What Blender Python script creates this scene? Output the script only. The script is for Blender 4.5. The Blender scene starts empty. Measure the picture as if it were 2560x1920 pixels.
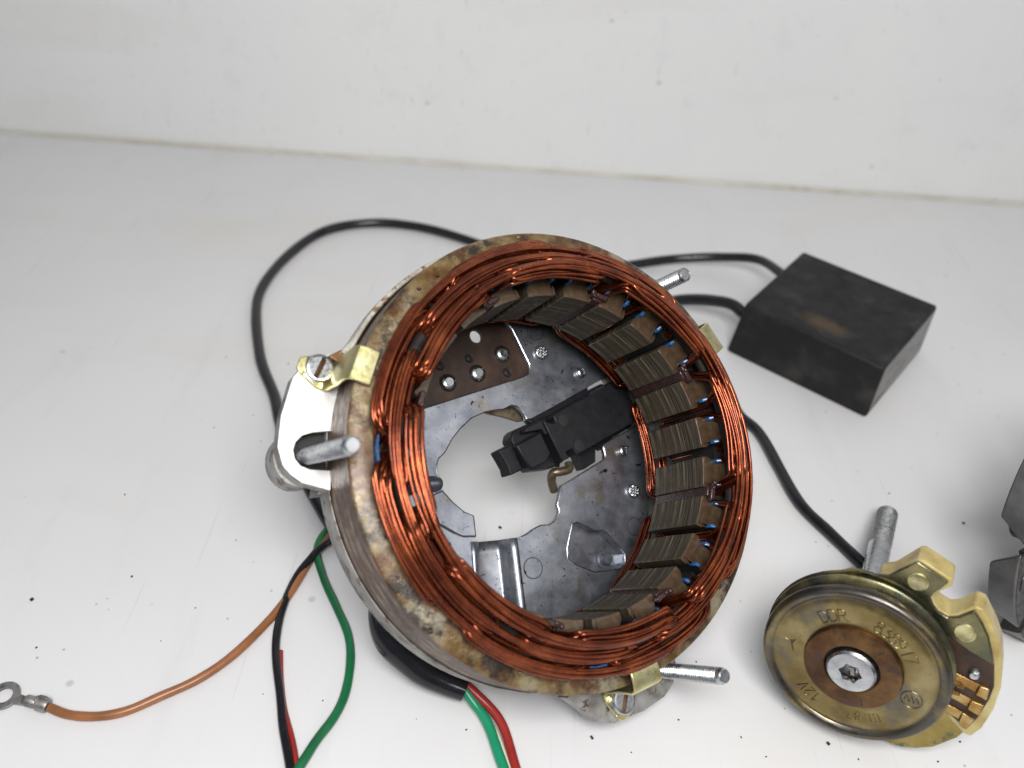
import bpy, bmesh, math, random
from mathutils import Vector, Matrix
from mathutils.geometry import tessellate_polygon
random.seed(7)
sc = bpy.context.scene
COL = sc.collection
CM = 0.01                      # everything below is written in centimetres
pi = math.pi

# ------------------------------------------------------------------ camera
TH, RO = math.radians(40.0), math.radians(3.4)
_right = Vector((1, 0, 0)); _fwd = Vector((0, math.cos(TH), -math.sin(TH))); _up = _right.cross(_fwd)
CR = math.cos(RO) * _right + math.sin(RO) * _up
CU = -math.sin(RO) * _right + math.cos(RO) * _up
cam_d = bpy.data.cameras.new('camera'); cam = bpy.data.objects.new('camera', cam_d); COL.objects.link(cam)
m = Matrix((CR, CU, -_fwd)).transposed().to_4x4(); m.translation = Vector((0, 0, 24.15 * CM))
cam.matrix_world = m
cam_d.sensor_width = 36.0; cam_d.lens = 30.94
cam_d.clip_start = 0.005; cam_d.clip_end = 20
cam_d.dof.use_dof = True; cam_d.dof.focus_distance = 0.265; cam_d.dof.aperture_fstop = 10.0
sc.camera = cam

# ------------------------------------------------------------------ light (indoor: soft lamps, dim grey room)
w = bpy.data.worlds.new('World'); sc.world = w; w.use_nodes = True
bg = w.node_tree.nodes['Background']; bg.inputs[0].default_value = (0.80, 0.87, 1.0, 1); bg.inputs[1].default_value = 0.16
def area(name, loc, target, sx, sy, power, col):
    d = bpy.data.lights.new(name, 'AREA'); d.shape = 'RECTANGLE'; d.size = sx * CM; d.size_y = sy * CM
    d.energy = power; d.color = col
    o = bpy.data.objects.new(name, d); COL.objects.link(o)
    o.location = Vector(loc) * CM
    o.rotation_euler = (Vector(target) - Vector(loc)).to_track_quat('-Z', 'Y').to_euler()
    return o
area('window_light', (66, -6, 62), (0, 22, 3), 60, 50, 1.3, (1.0, 0.985, 0.96))
area('ceiling_light', (-14, 6, 120), (-6, 16, 0), 70, 70, 1.0, (1.0, 0.99, 0.97))
area('bench_lamp', (3, -7, 41), (-1, 18, 0), 20, 15, 2.45, (1.0, 0.99, 0.975))
area('left_fill_light', (-80, -20, 60), (0, 20, 3), 60, 60, 0.4, (0.94, 0.97, 1.0))  # added weak fill from the left, no known source there
sc.view_settings.view_transform = 'Standard'; sc.view_settings.look = 'None'
sc.view_settings.exposure = 0.0; sc.view_settings.gamma = 1.0
sc.cycles.use_denoising = True
sc.cycles.max_bounces = 8; sc.cycles.caustics_reflective = False; sc.cycles.caustics_refractive = False

# ------------------------------------------------------------------ materials
class NB:
    def __init__(s, name):
        s.m = bpy.data.materials.new(name); s.m.use_nodes = True
        s.t = s.m.node_tree; s.n = s.t.nodes; s.l = s.t.links
        s.b = s.n['Principled BSDF']; s.co = s.n.new('ShaderNodeTexCoord').outputs['Object']
    def mapping(s, scale, rot=(0, 0, 0), loc=(0, 0, 0)):
        k = s.n.new('ShaderNodeMapping'); k.inputs['Scale'].default_value = [a / CM for a in scale]
        k.inputs['Rotation'].default_value = rot; k.inputs['Location'].default_value = loc
        s.l.new(s.co, k.inputs[0]); return k.outputs[0]
    def noise(s, scale, detail=4, rough=.55, vec=None, loc=(0, 0, 0), dist=0.0):
        k = s.n.new('ShaderNodeTexNoise'); k.inputs['Scale'].default_value = 1
        k.inputs['Detail'].default_value = detail; k.inputs['Roughness'].default_value = rough; k.inputs['Distortion'].default_value = dist
        if not isinstance(scale, tuple): scale = (scale,) * 3
        s.l.new(vec or s.mapping(scale, loc=loc), k.inputs['Vector']); return k.outputs['Fac']
    def voro(s, scale, feature='F1', loc=(0, 0, 0)):
        k = s.n.new('ShaderNodeTexVoronoi'); k.feature = feature; k.inputs['Scale'].default_value = 1
        if not isinstance(scale, tuple): scale = (scale,) * 3
        s.l.new(s.mapping(scale, loc=loc), k.inputs['Vector']); return k.outputs['Distance']
    def ramp(s, fac, stops):
        k = s.n.new('ShaderNodeValToRGB'); e = k.color_ramp.elements
        while len(e) < len(stops): e.new(.5)
        for a, (p, c) in zip(e, stops):
            a.position = p; a.color = (*c, 1) if isinstance(c, tuple) else (c, c, c, 1)
        s.l.new(fac, k.inputs[0]); return k.outputs[0]
    def mix(s, fac, a, b, mode='MIX'):
        k = s.n.new('ShaderNodeMix'); k.data_type = 'RGBA'; k.blend_type = mode
        for sock, v in ((k.inputs[0], fac), (k.inputs[6], a), (k.inputs[7], b)):
            if hasattr(v, 'node'): s.l.new(v, sock)
            elif isinstance(v, tuple): sock.default_value = (*v, 1)
            else: sock.default_value = v
        return k.outputs[2]
    def math(s, op, a, b=0.0):
        k = s.n.new('ShaderNodeMath'); k.operation = op
        for sock, v in zip(k.inputs, (a, b)):
            if hasattr(v, 'node'): s.l.new(v, sock)
            else: sock.default_value = v
        return k.outputs[0]
    def radial(s):                                        # distance from the part's own axis, cm
        x = s.n.new('ShaderNodeSeparateXYZ'); s.l.new(s.co, x.inputs[0])
        r = s.math('SQRT', s.math('ADD', s.math('MULTIPLY', x.outputs[0], x.outputs[0]), s.math('MULTIPLY', x.outputs[1], x.outputs[1])))
        return s.math('MULTIPLY', r, 1 / CM), s.math('MULTIPLY', x.outputs[2], 1 / CM), s.math('ARCTAN2', x.outputs[1], x.outputs[0])
    def set(s, name, v):
        sock = s.b.inputs[name]
        if hasattr(v, 'node'): s.l.new(v, sock)
        elif isinstance(v, tuple): sock.default_value = (*v, 1)
        else: sock.default_value = v
        return s
    def bump(s, h, strength=.3, dist=.02):
        k = s.n.new('ShaderNodeBump'); k.inputs['Strength'].default_value = strength; k.inputs['Distance'].default_value = dist * CM
        s.l.new(h, k.inputs['Height']); s.l.new(k.outputs[0], s.b.inputs['Normal']); return s

def metal(name, cols, scale=1.5, rough=(.25, .45), bump=.08, metallic=1.0, specks=None, speck_scale=3.0, speck_at=.3):
    k = NB(name); n = k.noise(scale, 6, .6)
    st = [(.3 + .4 * i / (len(cols) - 1), c) for i, c in enumerate(cols)]
    c = k.ramp(n, st)
    if specks:
        f = k.ramp(k.noise(speck_scale, 5, .7, loc=(3, 1, 2)), [(speck_at, 1.0), (speck_at + .07, 0.0)])
        c = k.mix(f, c, specks)
        k.set('Metallic', k.ramp(f, [(0, metallic), (1, metallic * .25)]))
    else: k.set('Metallic', metallic)
    k.set('Base Color', c)
    k.set('Roughness', k.ramp(k.noise(scale * 4, 4), [(.3, rough[0]), (.7, rough[1])]))
    if bump: k.bump(k.noise(scale * 14, 5, .6), bump)
    return k.m
def plastic(name, cols, scale=2.0, rough=(.4, .55), bump=.06, coat=0.0, sub=0.0, spec=.5):
    k = NB(name); c = k.ramp(k.noise(scale, 6, .6), [(.3 + .4 * i / (len(cols) - 1), q) for i, q in enumerate(cols)])
    k.set('Base Color', c).set('Roughness', k.ramp(k.noise(scale * 3, 4), [(.3, rough[0]), (.7, rough[1])]))
    k.set('Specular IOR Level', spec)
    if coat: k.set('Coat Weight', coat).set('Coat Roughness', .2)
    if sub: k.set('Subsurface Weight', sub); k.b.inputs['Subsurface Radius'].default_value = (.004, .003, .0015)
    if bump: k.bump(k.noise(scale * 12, 4), bump)
    return k.m

def white_paint(name, seed, lo, hi, stain=.5, speck=True):
    k = NB(name)
    c = k.ramp(k.noise(.035, 5, .6, loc=(seed, 0, 0)), [(.3, lo), (.7, hi)])
    k2 = k.ramp(k.noise((.05, .14, .14), 6, .65, loc=(seed * 2, 3, 1)), [(.52, 0.0), (.74, stain)])
    c = k.mix(k2, c, (.66, .62, .54))
    k3 = k.ramp(k.noise((.5, .09, .4), 7, .7, loc=(seed * 3, 9, 2)), [(.56, 0.0), (.76, stain * .7)])
    c = k.mix(k3, c, (.55, .55, .56))
    if speck:
        v = k.voro(.42, loc=(seed, 2, 0)); big = k.noise(.11, 3, loc=(seed, 5, 5))
        f = k.math('MULTIPLY', k.ramp(v, [(.035, 1.0), (.065, 0.0)]), k.ramp(big, [(.46, 0.0), (.56, .45)]))
        c = k.mix(f, c, (.30, .28, .26))
        v2 = k.voro(1.5, loc=(seed + 4, 7, 0)); b2 = k.noise(.16, 4, .6, loc=(seed, 1, 8))
        f2 = k.math('MULTIPLY', k.ramp(v2, [(.04, 1.0), (.09, 0.0)]), k.ramp(b2, [(.53, 0.0), (.6, .7)]))
        c = k.mix(f2, c, (.22, .21, .20))
        for i, (rz, off) in enumerate(((.5, 1), (1.9, 5), (-.5, 8))):        # fine scratches
            mp = k.mapping((6.0, .13, 1), rot=(0, 0, rz), loc=(off, seed, 0))
            s1 = k.ramp(k.noise(0, 3, .5, vec=mp), [(.68, 0.0), (.72, .38)])
            c = k.mix(k.math('MULTIPLY', s1, k.ramp(k.noise(.12, 2, loc=(off * 3, seed, 1)), [(.48, 0.0), (.62, .8)])), c, (.40, .39, .38))
    k.set('Base Color', c).set('Roughness', k.ramp(k.noise(.3, 4), [(.3, .32), (.7, .5)])).set('IOR', 1.48)
    k.bump(k.noise((.35, .35, .35), 5, .6), .16, .05)
    return k.m
M_TABLE = white_paint('table_paint', 1.0, (.665, .66, .672), (.72, .715, .715), .5)
M_WALL = white_paint('wall_paint', 6.0, (.80, .80, .795), (.86, .857, .84), .3)

# dark red enamelled copper
k = NB('enamelled_copper')
k.set('Base Color', k.ramp(k.noise((1.2, 1.2, 1.2), 5, .65), [(.32, (.105, .020, .008)), (.5, (.215, .046, .016)), (.68, (.37, .095, .03))]))
k.set('Metallic', .9).set('Roughness', k.ramp(k.noise(3, 4), [(.3, .17), (.7, .30)])).set('Coat Weight', .25).set('Coat Roughness', .15)
k.bump(k.noise(9, 3), .03); M_COPPER = k.m

# laminated steel, wound side out: fine sheet edges run across the axis
def lam(name, dark, mid, light, rust, fine=7.0):
    k = NB(name); r, z, a = k.radial()
    k.co2 = None
    mp = k.mapping((.7 if fine < 10 else .35, .7 if fine < 10 else .35, fine)); n = k.noise(0, 3, .6, vec=mp)
    c = k.ramp(n, [(.34, dark), (.52, mid), (.70, light)])
    c = k.mix(k.ramp(k.noise((1.4, 1.4, 1.0), 5, .65, loc=(4, 4, 4)), [(.42, 0.0), (.62, .8)]), c, rust)
    c = k.mix(k.ramp(k.noise((1.1, 1.1, 3.5), 6, .7, loc=(1, 7, 3)), [(.56, 0.0), (.68, .8)]), c, (.035, .022, .018))
    k.set('Base Color', c).set('Metallic', .25).set('Roughness', k.ramp(k.noise(5, 4), [(.3, .38), (.7, .6)]))
    k.bump(n, .35, .03); return k.m
M_LAM = lam('lamination_edges', (.028, .015, .011), (.14, .092, .062), (.45, .36, .265), (.085, .042, .026))
M_TOOTH = lam('tooth_lamination', (.021, .016, .011), (.058, .046, .030), (.30, .25, .17), (.062, .046, .029), 26.0)
# lacquered rusty end face
k = NB('lacquered_end_face')
c = k.ramp(k.noise(.55, 6, .6, dist=.4), [(.33, (.075, .034, .010)), (.44, (.125, .068, .020)), (.53, (.19, .135, .06)), (.68, (.30, .275, .205))])
c = k.mix(k.ramp(k.noise(1.3, 6, .7, loc=(8, 2, 1)), [(.48, 0.0), (.57, .9)]), c, (.085, .032, .009))
c = k.mix(k.ramp(k.noise(.9, 6, .7, loc=(2, 9, 4)), [(.49, 0.0), (.58, .92)]), c, (.02, .014, .013))
k.set('Base Color', c).set('Metallic', .2).set('Roughness', k.ramp(k.noise(2.5, 5), [(.35, .2), (.65, .55)]))
k.set('Coat Weight', .2).set('Coat Roughness', .2); k.bump(k.noise(3.0, 6, .65), .6, .07); M_FACE = k.m
k = NB('tooth_end_face')
c = k.ramp(k.noise(1.6, 6, .65), [(.3, (.030, .017, .009)), (.5, (.075, .045, .024)), (.7, (.15, .105, .06))])
k.set('Base Color', c).set('Metallic', .2).set('Roughness', .42).set('Coat Weight', .25); k.bump(k.noise(5, 5), .3, .03); M_TEND = k.m
# grey cast housing with rust freckles, and its machined face
M_CAST = metal('grey_zinc_casting', [(.15, .14, .125), (.29, .28, .26), (.42, .415, .40)], 1.3, (.42, .65), .35, .5, (.07, .04, .024), 2.2, .39)
M_MACH = metal('machined_zinc_face', [(.70, .69, .67), (.82, .815, .80)], 1.2, (.34, .44), .04, .75, (.35, .25, .08), 2.2, .24)
M_ZINC = metal('zinc_plated_steel', [(.36, .37, .385), (.50, .51, .525), (.62, .625, .63)], 2.2, (.22, .38), .06, 1.0, (.10, .09, .08), 6, .27)
M_BRASSY = metal('yellow_chromate_steel', [(.52, .43, .18), (.66, .60, .30), (.74, .70, .44)], 2.0, (.26, .42), .08, .95, (.28, .19, .05), 3.0, .28)
# plate: grey steel, black specks, brown haze
k = NB('grey_plate_steel')
c = k.ramp(k.noise(1.1, 6, .6), [(.3, (.19, .20, .235)), (.5, (.30, .315, .36)), (.7, (.43, .445, .485))])
c = k.mix(k.ramp(k.noise(.75, 6, .65, loc=(5, 3, 0)), [(.54, 0.0), (.72, .75)]), c, (.25, .20, .13))
f1 = k.math('MULTIPLY', k.ramp(k.noise(4.2, 3, .6, loc=(2, 5, 5), dist=.6), [(.64, 0.0), (.68, 1.0)]), k.ramp(k.noise(1.0, 3, loc=(1, 1, 6)), [(.42, 0.0), (.52, 1.0)]))
f2 = k.ramp(k.noise(6.5, 4, .75, loc=(7, 7, 7)), [(.64, 0.0), (.68, .9)])
f3 = k.ramp(k.noise(1.9, 5, .7, loc=(3, 8, 1)), [(.69, 0.0), (.75, .9)])
c = k.mix(f3, c, (.17, .085, .018)); c = k.mix(k.math('MAXIMUM', f1, f2), c, (.022, .022, .028))
k.set('Base Color', c).set('Metallic', .85).set('Roughness', k.ramp(k.noise(3, 5), [(.3, .28), (.7, .44)]))
k.bump(k.noise(8, 5), .15, .02); M_PLATE = k.m
M_BAKE = plastic('brown_bakelite', [(.018, .008, .005), (.038, .018, .010), (.062, .031, .016)], 1.6, (.45, .65), .08)
M_BLACKP = plastic('black_moulded_plastic', [(.008, .008, .010), (.016, .016, .019)], 3.0, (.38, .55), .12, spec=.25)
M_CABLE = plastic('black_pvc', [(.007, .007, .009), (.014, .014, .017)], 2.0, (.13, .24), .01, spec=.45)
M_BLUE = plastic('blue_slot_insulation', [(.006, .055, .17), (.02, .14, .36)], 3.0, (.2, .35), .04, .3)
M_WEDGE = plastic('dark_red_lacquer', [(.014, .007, .007), (.048, .018, .016)], 4.0, (.16, .4), .35, .2)
M_BLACKG = plastic('dark_residue_and_gap_shade', [(.010, .008, .008), (.03, .022, .02)], 5.0, (.35, .6), .4, spec=.25)  # dark residue; also the shade put between winding bundles
M_BROWNW = plastic('brown_wire_pvc', [(.20, .075, .026), (.34, .135, .05)], 1.0, (.3, .42), .03, .1)
M_GREENW = plastic('green_wire_pvc', [(.004, .085, .028), (.006, .16, .055)], .8, (.28, .4), .03, .1)
M_GREENL = plastic('bright_green_wire_pvc', [(.006, .20, .09), (.01, .29, .14)], .8, (.28, .4), .03, .1)
M_REDW = plastic('red_wire_pvc', [(.22, .014, .012), (.36, .03, .024)], .8, (.28, .4), .03, .1)
M_WHITEW = plastic('white_wire_pvc', [(.60, .55, .42), (.72, .68, .56)], .8, (.35, .5), .03)
M_TIN = metal('tinned_steel_terminal', [(.14, .13, .125), (.30, .285, .27), (.42, .40, .38)], 2.5, (.35, .55), .15, .8)
M_NYLON = plastic('aged_cream_nylon', [(.30, .20, .06), (.44, .35, .13), (.52, .45, .22)], 1.3, (.25, .42), .08, .1, .2)
k = NB('ignition_box_rubber')
c = k.ramp(k.noise(.5, 6, .65), [(.3, (.009, .0095, .0105)), (.52, (.013, .013, .014)), (.72, (.042, .038, .035))])
sp = k.n.new('ShaderNodeVectorMath'); sp.operation = 'DISTANCE'
mpz = k.mapping((.62, 1.5, .9)); k.l.new(mpz, sp.inputs[0]); sp.inputs[1].default_value = (3.5 * .62, 1.25 * 1.5, 2.62 * .9)
blob = k.math('MULTIPLY', k.math('ADD', k.math('MULTIPLY', sp.outputs['Value'], 100 * CM), k.math('MULTIPLY', k.noise(1.8, 6, .75), 1.3)), .5)
c = k.mix(k.ramp(blob, [(.46, .42), (.82, 0.0)]), c, (.14, .09, .045))
k.set('Base Color', c).set('Specular IOR Level', .3).set('Roughness', k.ramp(k.noise(1.4, 5), [(.3, .5), (.7, .72)])); k.bump(k.noise(7, 5), .15, .03); M_BOX = k.m
k = NB('grey_side_face')
k.set('Base Color', k.ramp(k.noise((.4, .4, 1.4), 5, .7), [(.4, (.25, .245, .235)), (.55, (.19, .185, .18)), (.62, (.02, .02, .02))])).set('Roughness', .5); k.bump(k.noise(2, 5), .4, .06); M_SIDE = k.m
# disc: yellow chromate with grey-blue bloom
k = NB('golden_chromate_disc'); r, z, a = k.radial()
c = k.ramp(k.noise(.85, 6, .6, dist=.3), [(.32, (.15, .105, .04)), (.5, (.235, .18, .075)), (.66, (.33, .27, .135))])
c = k.mix(k.ramp(k.noise(.62, 5, .6, loc=(6, 1, 3)), [(.52, 0.0), (.66, .85)]), c, (.11, .11, .115))
c = k.mix(k.ramp(k.noise(3.5, 6, .7, loc=(2, 2, 9)), [(.60, 0.0), (.70, .6)]), c, (.17, .10, .02))
rim = k.math('MULTIPLY', k.ramp(k.math('MULTIPLY', r, .25), [(.52, 0.0), (.55, .9)]), k.ramp(k.noise(.9, 5, .65, loc=(9, 4, 2)), [(.38, .25), (.55, 1.0)]))
c = k.mix(rim, c, (.085, .08, .078))
k.set('Base Color', c).set('Metallic', .9).set('Roughness', k.ramp(k.noise(2.5, 5), [(.3, .24), (.7, .42)])); k.bump(k.noise(6, 5), .08, .02); M_DISC = k.m
M_HUBRING = metal('rusty_bronze_ring', [(.035, .014, .007), (.095, .045, .018), (.18, .10, .038)], 1.2, (.32, .5), .15, .7, (.045, .02, .012), 1.6, .36)
M_DPLATE = metal('smoky_chromate_plate', [(.075, .085, .075), (.17, .16, .09), (.40, .34, .16)], .7, (.2, .36), .06, .9)
M_LPLATE = metal('mottled_brass_plate', [(.15, .13, .05), (.33, .25, .08), (.46, .36, .14)], .9, (.28, .42), .06, .9, (.09, .10, .06), 2, .36)
M_HOOK = metal('dull_brown_steel', [(.07, .055, .04), (.16, .125, .08), (.26, .22, .16)], 1.8, (.3, .5), .15, .7)
M_CONTACT = metal('copper_contacts', [(.26, .12, .03), (.46, .29, .10), (.62, .47, .25)], 2.0, (.22, .4), .08, .95)
M_ROTOR = metal('machined_rotor_steel', [(.09, .09, .093), (.15, .15, .153), (.21, .21, .213)], .6, (.36, .5), .05, .75, (.05, .04, .035), 3, .27)
M_RDARK = plastic('oily_black_rotor_steel', [(.009, .0075, .007), (.026, .019, .016)], 2.0, (.25, .5), .2, spec=.3)
M_GRIT = plastic('black_grit', [(.01, .01, .01), (.05, .04, .035)], 8, (.5, .8), 0)
M_DARKGAP = plastic('black_mark_and_shade', [(.008, .008, .008), (.015, .014, .013)], 4, (.5, .7), 0)  # black for marks and for shade put into slots and recesses

# ------------------------------------------------------------------ mesh helpers
class MB:
    def __init__(s): s.v = []; s.f = []; s.mi = []; s.slot = 0
    def add(s, vs, fs):
        o = len(s.v); s.v += [tuple(q) for q in vs]
        for q in fs: s.f.append(tuple(o + i for i in q)); s.mi.append(s.slot)
    def prism(s, poly, z0, z1, holes=(), top_slot=None):
        polys = [list(poly)] + [list(h) for h in holes]
        flat = [p for q in polys for p in q]; n = len(flat)
        tris = tessellate_polygon([[Vector((p[0], p[1], 0)) for p in q] for q in polys])
        def area2(q): return sum(q[i][0] * q[(i + 1) % len(q)][1] - q[(i + 1) % len(q)][0] * q[i][1] for i in range(len(q)))
        up = []
        for t in tris:
            A, B, C_ = (flat[i] for i in t)
            cr = (B[0] - A[0]) * (C_[1] - A[1]) - (B[1] - A[1]) * (C_[0] - A[0])
            if abs(cr) < 1e-12: continue
            up.append(tuple(t) if cr > 0 else (t[0], t[2], t[1]))
        vs = [(p[0], p[1], z0) for p in flat] + [(p[0], p[1], z1) for p in flat]
        o = len(s.v); s.v += vs
        for t in up:
            s.f.append(tuple(o + n + i for i in t)); s.mi.append(s.slot if top_slot is None else top_slot)
            s.f.append(tuple(o + i for i in reversed(t))); s.mi.append(s.slot)
        b = 0
        for qi, q in enumerate(polys):
            ccw = area2(q) > 0
            if qi: ccw = not ccw
            L = len(q)
            for i in range(L):
                j = (i + 1) % L; a_, c_ = b + i, b + j
                s.f.append((o + a_, o + c_, o + n + c_, o + n + a_) if ccw == (qi == 0) or (qi and ccw) else (o + c_, o + a_, o + n + a_, o + n + c_)); s.mi.append(s.slot)
            b += L
        return s
    def lathe(s, prof, n=64, closed=False, a0=0.0, a1=2 * pi, c=(0, 0)):
        full = abs(a1 - a0 - 2 * pi) < 1e-6; m_ = n if full else n + 1; L = len(prof)
        vs = [(c[0] + r * math.cos(a0 + (a1 - a0) * i / n), c[1] + r * math.sin(a0 + (a1 - a0) * i / n), z) for i in range(m_) for r, z in prof]
        fs = []
        for i in range(n):
            j = (i + 1) % m_
            for q in range(L if closed else L - 1):
                q2 = (q + 1) % L
                fs.append((i * L + q, j * L + q, j * L + q2, i * L + q2))
        if not full and closed:
            fs.append(tuple(range(L))); fs.append(tuple((m_ - 1) * L + q for q in reversed(range(L))))
        s.add(vs, fs); return s
    def tube(s, path, rad, n=8, caps=True, flat=1.0):
        P = [Vector(p) for p in path]; N = len(P); rads = rad if isinstance(rad, list) else [rad] * N
        T = [(P[min(i + 1, N - 1)] - P[max(i - 1, 0)]).normalized() for i in range(N)]
        ref = Vector((0, 0, 1)) if abs(T[0].z) < .9 else Vector((1, 0, 0))
        X = (ref - T[0] * ref.dot(T[0])).normalized(); vs = []
        for i in range(N):
            X = (X - T[i] * X.dot(T[i])).normalized(); Y = T[i].cross(X)
            for q in range(n):
                a = 2 * pi * q / n; vs.append(P[i] + (X * math.cos(a) * flat + Y * math.sin(a)) * rads[i])
        fs = [(i * n + q, i * n + (q + 1) % n, (i + 1) * n + (q + 1) % n, (i + 1) * n + q) for i in range(N - 1) for q in range(n)]
        if caps: fs += [tuple(reversed(range(n))), tuple((N - 1) * n + q for q in range(n))]
        s.add(vs, fs); return s
    def box(s, c, h, R=None):
        vs = []
        for x in (-1, 1):
            for y in (-1, 1):
                for z in (-1, 1):
                    p = Vector((x * h[0], y * h[1], z * h[2]))
                    if R is not None: p = R @ p
                    vs.append(p + Vector(c))
        s.add(vs, [(0, 1, 3, 2), (4, 6, 7, 5), (0, 4, 5, 1), (2, 3, 7, 6), (0, 2, 6, 4), (1, 5, 7, 3)]); return s
    def xf(s, M):
        s.v = [tuple(M @ Vector(p)) for p in s.v]; return s
    def mesh(s, name, mats, smooth=35):
        me = bpy.data.meshes.new(name)
        me.from_pydata([(a * CM, b * CM, c * CM) for a, b, c in s.v], [], s.f)
        for q in (mats if isinstance(mats, (list, tuple)) else [mats]): me.materials.append(q)
        me.polygons.foreach_set('material_index', s.mi)
        bm = bmesh.new(); bm.from_mesh(me); bmesh.ops.recalc_face_normals(bm, faces=bm.faces); bm.to_mesh(me); bm.free()
        if smooth:
            me.polygons.foreach_set('use_smooth', [True] * len(me.polygons))
            me.set_sharp_from_angle(angle=math.radians(smooth))
        me.update(); return me
    def obj(s, name, mats, parent=None, bevel=0, seg=2, smooth=35):
        o = link(name, s.mesh(name, mats, smooth), parent)
        if bevel:
            b = o.modifiers.new('bevel', 'BEVEL'); b.width = bevel * CM; b.segments = seg; b.limit_method = 'ANGLE'; b.angle_limit = math.radians(40); b.harden_normals = False
        return o
def link(name, me, parent=None):
    o = bpy.data.objects.new(name, me); COL.objects.link(o)
    if parent is not None: o.parent = parent
    return o
def copy(o, parent=None, M=None):
    c = o.copy(); COL.objects.link(c)
    if parent is not None: c.parent = parent
    if M is not None: c.matrix_local = M
    return c
def rotz(deg): return Matrix.Rotation(math.radians(deg), 4, 'Z')
def T(x, y, z): return Matrix.Translation((x * CM, y * CM, z * CM))
def tag(o, label, cat, group=None, kind=None):
    if label: o['label'] = label
    if cat: o['category'] = cat
    if group: o['group'] = group
    if kind: o['kind'] = kind
    return o
def empty(name, loc, axes):
    o = bpy.data.objects.new(name, None); COL.objects.link(o); o.empty_display_size = .01
    M = Matrix([Vector(a) for a in axes]).transposed().to_4x4(); M.translation = Vector(loc) * CM
    o.matrix_world = M; return o
def smooth_path(pts, k=8):
    P = [Vector(p) for p in pts]; P = [2 * P[0] - P[1]] + P + [2 * P[-1] - P[-2]]; out = []
    for i in range(1, len(P) - 2):
        a, b, c, d = P[i - 1:i + 3]
        for j in range(k):
            t = j / k
            out.append(.5 * (2 * b + (c - a) * t + (2 * a - 5 * b + 4 * c - d) * t * t + (3 * b - a - 3 * c + d) * t ** 3))
    out.append(P[-2]); return out
def circle(c, r, n=24): return [(c[0] + r * math.cos(2 * pi * i / n), c[1] + r * math.sin(2 * pi * i / n)) for i in range(n)]
def arc(r, d0, d1, n): return [(r * math.cos(math.radians(d0 + (d1 - d0) * i / n)), r * math.sin(math.radians(d0 + (d1 - d0) * i / n))) for i in range(n + 1)]
def pol(r, d): return (r * math.cos(math.radians(d)), r * math.sin(math.radians(d)))

# ------------------------------------------------------------------ the setting
g = MB(); g.box((0, 10, -1.0), (75, 39.5, 1.0))
tag(g.obj('table_top', M_TABLE, None, .05), 'white painted work table with grey scuffs, specks and scratches', 'table', None, 'structure')
yaw = math.atan2(48.18 - 49.76, 61.9)
g = MB(); g.box((0, 0, 26), (75, 1.0, 26))
wall = g.obj('back_wall', M_WALL, None, .12); wall.rotation_euler = (0, 0, yaw); wall.location = Vector((0.03, 49.96, 0.02)) * CM
tag(wall, 'white painted upright panel behind the table with faint stains', 'wall', None, 'structure')
g = MB(); p0 = Vector((-74, 50.73)); p1 = Vector((74, 47.0))
seam = [(p0.x + (p1.x - p0.x) * i / 60, p0.y + (p1.y - p0.y) * i / 60 - .06 + random.uniform(-.05, .05), .0 + random.uniform(0, .05)) for i in range(61)]
k = NB('grimy_seam_filler'); k.set('Base Color', k.ramp(k.noise(.3, 5, .7), [(.35, (.68, .665, .60)), (.6, (.56, .54, .46)), (.74, (.24, .22, .18))])).set('Roughness', .7)
g.tube(seam, .17, 8); tag(g.obj('seam_filler', k.m), 'thin grimy filler line where the table meets the panel', 'seam', None, 'structure')

# ------------------------------------------------------------------ the stator
C0 = (1.796, 17.496, 7.196)
AX = ((.88385001, .389821, -.25855124), (-.1645118, .77646507, .60830738), (.437887, -.49511775, .75040882))
ST = empty('alternator_stator', C0, AX)
tag(ST, 'large round alternator stator with copper windings, rusty rim and three mounting lugs', 'stator')
LAMW = -2.4
# yoke
g = MB(); g.lathe([(5.75, LAMW), (6.4, LAMW), (6.4, -.06)], 192); g.slot = 1
g.lathe([(6.4, -.06), (6.34, 0.0), (5.75, 0.0)], 192); g.slot = 0; g.lathe([(5.75, 0), (5.75, LAMW)], 192)
bumps = g.obj('lamination_ring', [M_LAM, M_FACE], ST, smooth=50)
# lacquer drips on the ring face
for i in range(9):
    a = random.uniform(95, 245) if i < 6 else random.uniform(-120, -40); r = random.uniform(6.0, 6.3); R_ = random.uniform(.04, .12)
    d = MB(); d.lathe([(R_, -.01), (R_ * .92, .02), (R_ * .6, .05), (0.001, .065)], 10); d.xf(Matrix.Translation((*pol(r, a), 0.0)) @ Matrix.Diagonal((1, random.uniform(.6, 1.6), 1, 1)))
    d.obj('lacquer_drip', M_WEDGE if i % 3 else M_FACE, ST)
# teeth
def tooth_poly():
    h = 5.7
    p = arc(4.5, -h, h, 5) + [pol(4.72, h)] + [pol(4.95, 3.9)] + [pol(5.74, 3.4)] + [pol(5.745, 0)] + [pol(5.74, -3.4)] + [pol(4.95, -3.9)] + [pol(4.72, -h)]
    return p
g = MB(); g.prism(tooth_poly(), LAMW - .01, .003, top_slot=1); g.mi = [1 if (i == 1) else i for i in g.mi]
tooth = g.obj('stator_tooth', [M_TOOTH, M_TEND], ST, .02, 1)
tooth.matrix_local = rotz(5.1)
for i in range(1, 24): copy(tooth, ST, rotz(5.1 + 15 * i))
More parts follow.
